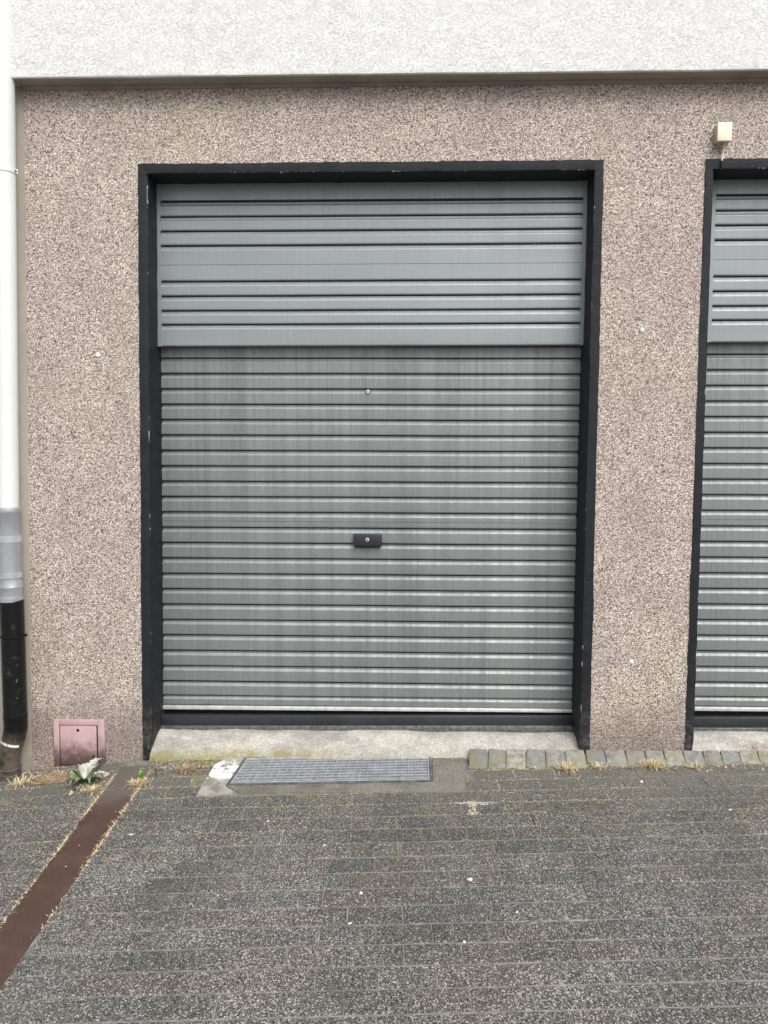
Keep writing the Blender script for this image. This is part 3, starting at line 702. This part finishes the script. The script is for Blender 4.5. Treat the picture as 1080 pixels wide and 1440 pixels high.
# scale and phase of the rows from the photographed joints
u_ = Vector((math.cos(PH), math.sin(PH))); v_ = Vector((math.sin(PH), -math.cos(PH)))
g15 = G(760, 1421); g0 = G(760, 1081)
vk = lambda p: p.x*v_.x+p.y*v_.y
SPC = (vk(g15)-vk(g0))/15; V0 = vk(g0); LEN = SPC*2
U_even = (lambda p: p.x*u_.x+p.y*u_.y)(G(651, 1340)); U_odd = (lambda p: p.x*u_.x+p.y*u_.y)(G(687.5, 1312))
print('row pitch', SPC)
def paver_mesh(L, D, seed, h=.05, bv=.0035):
    r = random.Random(seed); g = .0022
    a, b = L/2-g+.0003, D/2-g-.001
    def ring(i, z, j): return [(sx*(a-i)+r.uniform(-j, j), sy*(b-i)+r.uniform(-j, j), z+r.uniform(-j, j)*.4) for sx, sy in ((-1, -1), (1, -1), (1, 1), (-1, 1))]
    R = ring(0, -h, 0)+ring(0, -bv, .0008)+ring(bv*.35, -bv*.3, .0006)+ring(bv*1.2, 0, .0006)
    f = [(4*k+i, 4*k+(i+1) % 4, 4*k+4+(i+1) % 4, 4*k+4+i) for k in range(3) for i in range(4)]+[(12, 13, 14, 15)]
    return mesh_of('paver', R, f, M['paver'])
PM = [paver_mesh(LEN, SPC, s) for s in range(6)]
def poly_in(p, poly):
    ins = False; n = len(poly)
    for i in range(n):
        a, b = poly[i], poly[(i+1) % n]
        if (a.y > p.y) != (b.y > p.y) and p.x < (b.x-a.x)*(p.y-a.y)/(b.y-a.y)+a.x: ins = not ins
    return ins
COLL = [G(278, 1119), G(655, 1115), G(653, 1045), G(338, 1050), G(304, 1075)]
MOSS = []                                      # joint points for moss and straw
cands = []; bm_field = []
for k in range(-4, 44):
    for j in range(-24, 26):
        uc = (U_even if k % 2 == 0 else U_odd)+LEN*(j+.5)+rnd.uniform(-.002, .002); vc = V0+SPC*(k+.5)
        x = uc*u_.x+vc*v_.x; y = uc*u_.y+vc*v_.y
        if y > -.035 or (k < 0 and x > .42) or x < -4.2 or x > 5: continue
        if k < 0 and y > -.06 and LIN(0)-.1 < x < RIN(0)+.1: continue
        p = Vector((x, y, gz(x, y)))
        if poly_in(p, COLL): continue
        q = proj(p); vis = -45 < q[0] < 1125 and q[1] < 1462
        cands.append((vis, k, x, y, q))
def orient(x, y):
    e = .05
    ax = math.atan2(gz(x, y+e)-gz(x, y-e), 2*e); ay = -math.atan2(gz(x+e, y)-gz(x-e, y), 2*e)
    return (ax+rnd.gauss(0, .006), ay+rnd.gauss(0, .003), PH+rnd.gauss(0, .004))
from mathutils import Euler
nv = 0; FV = []; FF = []
print('visible pavers', sum(1 for c in cands if c[0]), 'of', len(cands))
def cut_mesh(me, mw, side):
    bm = bmesh.new(); bm.from_mesh(me)
    inv = mw.inverted()
    a = Vector((fl(-.5)-.003 if side < 0 else fr(-.5)+.003, -.5, 0)); b = Vector((fl(-1.5)-.003 if side < 0 else fr(-1.5)+.003, -1.5, 0))
    d = (b-a).normalized(); nrm = Vector((d.y, -d.x, 0))            # horizontal normal
    if nrm.x*side > 0: nrm = -nrm                                    # points to the part thrown away
    co = inv @ a; no = (mw.to_3x3().transposed() @ nrm)
    r = bmesh.ops.bisect_plane(bm, geom=list(bm.verts)+list(bm.edges)+list(bm.faces), plane_co=co, plane_no=no, clear_outer=True)
    ed = [e for e in r['geom_cut'] if isinstance(e, bmesh.types.BMEdge)]
    if ed: bmesh.ops.holes_fill(bm, edges=[e for e in bm.edges if e.is_boundary], sides=0)
    ok = len(bm.faces) > 2
    if not ok: bm.free(); return None
    m2 = bpy.data.meshes.new('paver'); bm.to_mesh(m2); bm.free(); m2.materials.append(M['paver']) if not m2.materials else None
    return m2
for vis, k, x, y, q in cands:
    loc = Vector((x, y, gz(x, y)+max(-.0006, min(.002, rnd.gauss(.0003, .0008))))); eu = Euler(orient(x, y)); me = PM[rnd.randrange(6)]
    mw = Matrix.Translation(loc) @ eu.to_matrix().to_4x4()
    xs_ = [(mw @ Vector((sx*LEN/2, sy*SPC/2, 0))) for sx in (-1, 1) for sy in (-1, 1)]
    lo = [p.x-fl(p.y) for p in xs_]; hi = [p.x-fr(p.y) for p in xs_]
    pieces = [me]
    if max(lo) > -.002 and min(hi) < .002:
        pieces = []
        if min(lo) < -.02: pieces.append(cut_mesh(me, mw, -1))
        if max(hi) > .02: pieces.append(cut_mesh(me, mw, 1))
    for pm in pieces:
        if pm is None: continue
        if vis and nv < 298:
            o = bpy.data.objects.new('paver', pm); COL.objects.link(o); o.parent = ground; o.location = loc; o.rotation_euler = eu; nv += 1
        else:
            n0 = len(FV); FV += [mw @ vv.co for vv in pm.vertices]; FF += [tuple(i+n0 for i in pp.vertices) for pp in pm.polygons]
    if vis and q[1] < 1330:
        # joint lines: top edge and one end
        for i in range(14):
            t_ = rnd.uniform(-.5, .5); MOSS.append(mw @ Vector((t_*LEN, SPC/2, 0)))
        for i in range(7): MOSS.append(mw @ Vector((LEN/2, rnd.uniform(-.5, .5)*SPC, 0)))
o = obj('paving_field', FV, FF, M['paver'], ground); tag(o, kind='stuff')
print('paver objects', nv)

# granite setts in a sloping row against the wall and the thresholds
def sett_mesh(L, D, seed):
    r = random.Random(seed); bm = bmesh.new(); bmesh.ops.create_cube(bm, size=1)
    for vv in bm.verts: vv.co = Vector((vv.co.x*L, vv.co.y*D, vv.co.z*.09-.045))
    top = [e for e in bm.edges if all(q.co.z > -.01 for q in e.verts)]
    vert_ = [e for e in bm.edges if abs(e.verts[0].co.z-e.verts[1].co.z) > .05]
    bmesh.ops.bevel(bm, geom=vert_, offset=.009, segments=2, affect='EDGES', profile=.5)
    top = [e for e in bm.edges if all(q.co.z > -.01 for q in e.verts)]
    bmesh.ops.bevel(bm, geom=top, offset=.0045, segments=2, affect='EDGES', profile=.5)
    for vv in bm.verts: vv.co += Vector((r.uniform(-1, 1)*.0018, r.uniform(-1, 1)*.0018, r.uniform(-1, 1)*.0014))
    me = bpy.data.meshes.new('sett'); bm.to_mesh(me); bm.free(); me.materials.append(M['sett'])
    for p in me.polygons: p.use_smooth = True
    me.set_sharp_from_angle(angle=math.radians(50)); return me
xk = W(657, 1066).x; x = xk; i = 0
zw = lambda x: W(820, 1053.5, -.012).z+.004*mnoise.noise((x*2, 0, 3))
while x < 3.6:
    w = rnd.uniform(.092, .110); xm = x+w/2
    # front edge meets the first paver row, back edge touches the wall foot
    yf = (V0-xm*v_.x)/v_.y+.004; yb = -.012
    pf = Vector((xm, yf, gz(xm, yf)-.004+rnd.uniform(-.002, .002))); pb = Vector((xm, yb, zw(xm))); d = pb-pf
    if i < 12: me = sett_mesh(w-.007, d.length-.004, 50+i)
    else: me = sett_mesh(w-.007, d.length-.004, 50+i)
    o = link('sett', me, ground, (pf+pb)/2); o.rotation_euler = (math.atan2(d.z, d.y), rnd.gauss(0, .02), rnd.gauss(.0, .035)-.10)
    x += w; i += 1
mb = MB(); yfb = (V0-xk*v_.x)/v_.y+.01
mb.add([(xk+.002, yfb-.008, gz(xk, yfb)-.016), (3.7, yfb+.122, gz(3.7, yfb)-.016), (3.7, .0, zw(0)-.017), (xk+.002, -.03, zw(0)-.022)], [(0, 1, 2, 3)])
mb.build('sett_bedding', M['joint'], ground)

# ------------------------------------------------------------------ moss and straw in the joints
mv = []; mf = []; sv = []; sf = []
def clump(v, f, p, r, h):
    n0 = len(v); n = 5; a0 = rnd.uniform(0, 6)
    for i in range(n):
        a = a0+2*math.pi*i/n; rr = r*rnd.uniform(.6, 1.3); v.append(p+Vector((rr*math.cos(a)*1.3, rr*math.sin(a), -.001)))
    v.append(p+Vector((rnd.uniform(-.3, .3)*r, rnd.uniform(-.3, .3)*r, h)))
    for i in range(n): f.append((n0+i, n0+(i+1) % n, n0+n))
def blade(v, f, p, L, w, ang, tilt, bend=.3):
    n0 = len(v); d = Vector((math.cos(ang)*math.cos(tilt), math.sin(ang)*math.cos(tilt), math.sin(tilt))); s_ = Vector((-math.sin(ang), math.cos(ang), 0))*w
    mid = p+d*L*.55; tip = p+d*L-Vector((0, 0, L*bend))
    v += [p-s_, p+s_, mid+s_*.7, mid-s_*.7, tip]; f += [(n0, n0+1, n0+2, n0+3), (n0+3, n0+2, n0+4)]
for p in MOSS:
    n = mnoise.noise((p.x*2.3, p.y*2.6, 4)); dens = n*1.2+.05+max(-1.2, (p.y+.55)*1.6)
    if p.x < -.4: dens += .12
    if rnd.random() < dens: clump(mv, mf, p+Vector((rnd.gauss(0, .0015), rnd.gauss(0, .0015), -.0008)), rnd.uniform(.0022, .0048), rnd.uniform(.001, .004))
    if rnd.random() < max(0, dens-.35)*.35 and p.y > -.75: blade(sv, sf, p+Vector((0, 0, .0005)), rnd.uniform(.012, .035), .0009, rnd.uniform(0, 6.3), rnd.uniform(.05, .6))
o = obj('joint_moss', mv, mf, M['moss']); tag(o, 'yellow green moss in the joints of the paving near the wall', 'moss', kind='stuff')
# straw fringe along both edges of the steel strip and along the wall foot
for side, fn in ((-1, fl), (1, fr)):
    for i in range(900):
        y = -.12-abs(rnd.gauss(0, .9 if side < 0 else .6)); 
        if y < -2.3: continue
        x = fn(y)+side*rnd.uniform(-.004, .009)
        th = mnoise.noise((y*6, side*5, 0))+.3-(.35 if side > 0 and y < -.9 else 0)-(.2 if y < -1.4 else 0)
        if rnd.random() > .25+th: continue
        blade(sv, sf, Vector((x, y, gz(x, y)+.001)), rnd.uniform(.008, .030), rnd.uniform(.0008, .0016), rnd.uniform(0, 6.3), rnd.uniform(0, .7), .25)
        if rnd.random() < .4: clump(sv, sf, Vector((x, y, gz(x, y)-.001)), rnd.uniform(.003, .007), .003)
o = obj('joint_straw', sv, sf, M['straw']); tag(o, 'pale dry straw fringing the steel strip and paving joints', 'straw', kind='stuff')
def tuft(name, px, py, n, L, m, label, spread=.03, h=0.0, tilt=(.15, 1.2), group=None, flat=1.0):
    p0 = G(px, py); p0.z = gz(p0.x, p0.y)+h; v = []; f = []
    for i in range(n):
        a = rnd.uniform(0, 6.3); r = abs(rnd.gauss(0, spread)); p = p0+Vector((r*math.cos(a)*1.4, r*math.sin(a)*.6*flat, .0))
        p.z = gz(p.x, p.y)+h
        blade(v, f, p, 1.35*L*rnd.uniform(.4, 1.15), rnd.uniform(.0011, .0024), rnd.gauss(a, .7), rnd.uniform(*tilt), rnd.uniform(.1, .5))
    o = empty_at(name, p0, v, f, m); tag(o, label, 'grass tuft', group); return o
def empty_at(name, p0, v, f, m, smooth=None):
    me = mesh_of(name, [q-p0 for q in v], f, m, smooth); o = bpy.data.objects.new(name, me); COL.objects.link(o); o.location = p0; return o
gr = 'dry grass tufts at the wall foot'
for a in ((797, 1083, 120, .05, 'straw yellow grass tuft on the setts left of the pillar between the doors', .022),
          (842, 1080, 45, .04, 'thin dry grass tuft at the left foot of the pebbledash pillar', .03),
          (918, 1079, 260, .045, 'broad dry grass tuft in front of the pillar between the doors', .030),
          (978, 1081, 40, .035, 'small dry grass tuft below the black jamb of the cut-off door', .022),
          (1052, 1058, 200, .05, 'reddish dry grass tuft on the threshold of the cut-off door', .04),
          (765, 1055, 26, .03, 'tiny dry grass tuft where the setts meet the whole door threshold', .012),
          (192, 1105, 140, .045, 'pale straw tuft beside the sprout at the steel strip', .016),
          (262, 1084, 110, .045, 'dry reddish weed tuft left of the grate', .03),
          (130, 1113, 150, .035, 'pale straw tuft on the edge of the steel strip below the dandelion', .02),
          (28, 1104, 120, .05, 'dry straw tuft at the foot of the black downpipe', .026)):
    tuft('dry_grass_tuft', a[0], a[1], a[2], a[3], M['straw2'] if 'reddish' in a[4] else M['straw'], a[4], a[5], .022 if a[1] < 1060 else .003, group=gr)
# tangle of reddish dead stems by the hatch
p0 = G(72, 1098); v = []; f = []; mb = MB()
for i in range(120):
    a = rnd.uniform(0, 6.3); p = p0+Vector((rnd.uniform(-.075, .075), rnd.uniform(-.035, .035), 0)); p.z = gz(p.x, p.y)
    L = rnd.uniform(.03, .09); q = p+Vector((math.cos(a)*L*.7, math.sin(a)*L*.5, L*rnd.uniform(.1, .7))); e = q+Vector((rnd.gauss(0, .02), rnd.gauss(0, .015), -rnd.uniform(0, .02)))
    mb.tube([p, q, e], [.0014, .001, .0006], 4)
o = empty_at('dead_weed', p0, mb.v, mb.f, M['straw2']); tag(o, 'tangle of reddish dead stems between downpipe and dandelion', 'weed')
# dandelion: rosette of leaves below the hatch
def leaf_mesh(L, w, bend, lob, fold=.25, n=9):
    v = []; f = []
    for k in range(n):
        t_ = k/(n-1); ww = w*math.sin(math.pi*min(1, .12+t_*.9))**.7*(1+lob*(1 if k % 2 else -1)) if k < n-1 else .001
        x = L*t_*math.cos(bend*t_); z = L*t_*.5*math.sin(math.pi*t_*.8)-L*t_*t_*bend*.35
        v += [(x, -ww, z+ww*fold), (x, 0, z), (x, ww, z+ww*fold)]
    for k in range(n-1): a = k*3; f += [(a, a+3, a+4, a+1), (a+1, a+4, a+5, a+2)]
    return v, f
dp0 = G(119, 1099); dp0.z = gz(dp0.x, dp0.y)
dan = empty('dandelion', dp0); tag(dan, 'withering dandelion rosette with grey green leaves below the pink hatch', 'plant')
for i in range(22):
    a = i*2.4+rnd.uniform(-.3, .3); kind = ('leafg', 'leafp', 'leafg', 'leafp', 'leafd')[i % 5]
    v, f = leaf_mesh(rnd.uniform(.08, .15), rnd.uniform(.011, .022), rnd.uniform(.2, .9), .28 if i % 2 else .1)
    me = mesh_of('leaf', v, f, M[kind], 179); o = link('leaf', me, dan, dp0+Vector((math.cos(a)*.006, math.sin(a)*.006, .004)))
    o.rotation_euler = (rnd.gauss(0, .25), -rnd.uniform(.05, .75), a)
for px, py, s_, kind in ((93, 1079+5, 1.25, 'leafp'), (140, 1083, 1.2, 'leafp'), (101, 1087, .9, 'leafp')):
    v, f = leaf_mesh(.10*s_, .022*s_, .8, .22, .6); p = G(px, py); p.z = gz(p.x, p.y)+.02
    me = mesh_of('leaf', v, f, M[kind], 179); o = link('leaf', me, dan, dp0+Vector((0, 0, .012))); dd = p-dp0
    o.rotation_euler = (.3, -.45, math.atan2(dd.y, dd.x))
dl = 'fallen dead leaves round the dandelion'
for px, py, s_, m_, lab in ((54, 1098, 1.0, 'leafp', 'curled whitish dead leaf between downpipe foot and dead stems'), (104, 1112, 1.1, 'leafd', 'tan ragged dead leaf lying before the dandelion'), (122, 1113, 1.0, 'leafd', 'curled tan dead leaf nearest the steel strip'),
        (98, 1121, .8, 'leafd', 'small tan dead leaf lying apart on bare paving'), (146, 1095, .9, 'leafd', 'brown curled leaf between dandelion and steel strip')):
    v, f = leaf_mesh(.07*s_, .014*s_, 1.3, .45, .7); p = G(px, py); p.z = gz(p.x, p.y)+.008
    me = mesh_of('fallen_leaf', v, f, M[m_], 179); o = link('fallen_leaf', me, None, p); o.rotation_euler = (rnd.gauss(0, .5), rnd.uniform(-.3, .1), rnd.uniform(0, 6.3)); tag(o, lab, 'leaf', dl)
# sprout and bare twig at the jamb foot
p0 = G(198, 1098); p0.z = gz(p0.x, p0.y); spo = empty('sprout', p0); tag(spo, 'bright green seedling beside the upper end of the steel strip', 'plant')
for i in range(7):
    v, f = leaf_mesh(rnd.uniform(.02, .035), .007, .4, .15, n=6); me = mesh_of('leaf', v, f, M['sprout'], 179); o = link('leaf', me, spo, p0+Vector((0, 0, .006+.004*i))); o.rotation_euler = (0, -.6, i*2.4)
p = G(220, 1094); p.z = gz(p.x, p.y)-.004; q = W(215, 1066, p.y)
mb = MB(); mb.tube([p, p.lerp(q, .5)+Vector((.006, 0, 0)), q], [.0028, .0022, .0014], 6); mb.tube([p.lerp(q, .3), p.lerp(q, .45)+Vector((.02, 0, .004))], [.0015, .0008], 5)
o = empty_at('twig', p, mb.v, mb.f, M['twig']); tag(o, 'bare dark twig standing at the foot of the left jamb', 'twig')

# ------------------------------------------------------------------ white pebbles and bits
def pebble(px, py, r, lab, h=.5, m='stone', flat=(1, .75, .55), cat='pebble', grp='white pebbles on the paving'):
    p = G(px, py); bm = bmesh.new(); bmesh.ops.create_icosphere(bm, subdivisions=2, radius=r)
    for vv in bm.verts: vv.co *= 1+mnoise.noise(vv.co*(1.2/r)+Vector((px, 0, 0)))*.35; vv.co = Vector((vv.co.x*flat[0], vv.co.y*flat[1], vv.co.z*flat[2]))
    me = bpy.data.meshes.new('pebble'); bm.to_mesh(me); bm.free(); me.materials.append(M[m])
    for pp in me.polygons: pp.use_smooth = True
    o = link('pebble', me, None, (p.x, p.y, gz(p.x, p.y)+r*flat[2]*.6)); o.rotation_euler = (0, 0, rnd.uniform(0, 6)); tag(o, lab, cat, grp)
pebble(661, 1238, .0105, 'largest round white pebble, alone on bare dark paving')
pebble(902, 1100, .009, 'cream oval pebble just below the broad grass tuft', flat=(1.2, .8, .6))
SAME = 'tiny white stone chip scattered on the dark paving'
for px, py, r in ((508, 1256, .0085), (184, 1174, .0075), (1027, 1139, .007), (727, 1283, .006), (377, 1155, .006), (456, 1189, .005), (653, 1325, .007), (112, 1189, .004), (93, 1219, .004), (221, 1173, .004), (492, 1299, .007), (307, 1259, .004)):
    pebble(px, py, r, SAME, flat=(1.25, .7, .35), grp='tiny stone chips on the paving')

# ------------------------------------------------------------------ litter along the wall foot, spilled sand
lv = []; lf = []
def flakes(px0, px1, py0, py1, n):
    for i in range(n):
        p = G(rnd.uniform(px0, px1), rnd.triangular(py0, py1, py0)); p.z = gz(p.x, p.y)+rnd.uniform(.001, .006); a = rnd.uniform(0, 6.3); L = rnd.uniform(.003, .012); w = L*rnd.uniform(.25, .6)
        d = Vector((math.cos(a), math.sin(a), rnd.gauss(0, .25)))*L; e = Vector((-math.sin(a), math.cos(a), rnd.gauss(0, .3)))*w; n0 = len(lv)
        lv.extend([p-d, p+e+Vector((0, 0, .002)), p+d, p-e]); lf.extend([(n0, n0+1, n0+2), (n0, n0+2, n0+3)])
flakes(2, 155, 1084, 1106, 420); flakes(210, 300, 1068, 1096, 160); flakes(660, 1080, 1078, 1086, 150); flakes(990, 1080, 1055, 1062, 90)
o = obj('leaf_litter', lv, lf, M['leafd']); tag(o, 'fine dry litter scattered along the foot of the wall', 'litter', kind='stuff')
lv = []; lf = []
for i in range(260):
    if rnd.random() < .6: px, py = rnd.gauss(667, 13), rnd.gauss(1129.5, 1.3)
    else: px, py = rnd.gauss(666, 3), rnd.uniform(1124, 1147)
    p = G(px, py); p.z = gz(p.x, p.y)-.0006; clump(lv, lf, p, rnd.uniform(.002, .006), rnd.uniform(.0012, .0028))
o = obj('spilled_sand', lv, lf, M['sand']); tag(o, 'pale sand spilled over a paving joint right of the concrete collar', 'sand', kind='stuff')
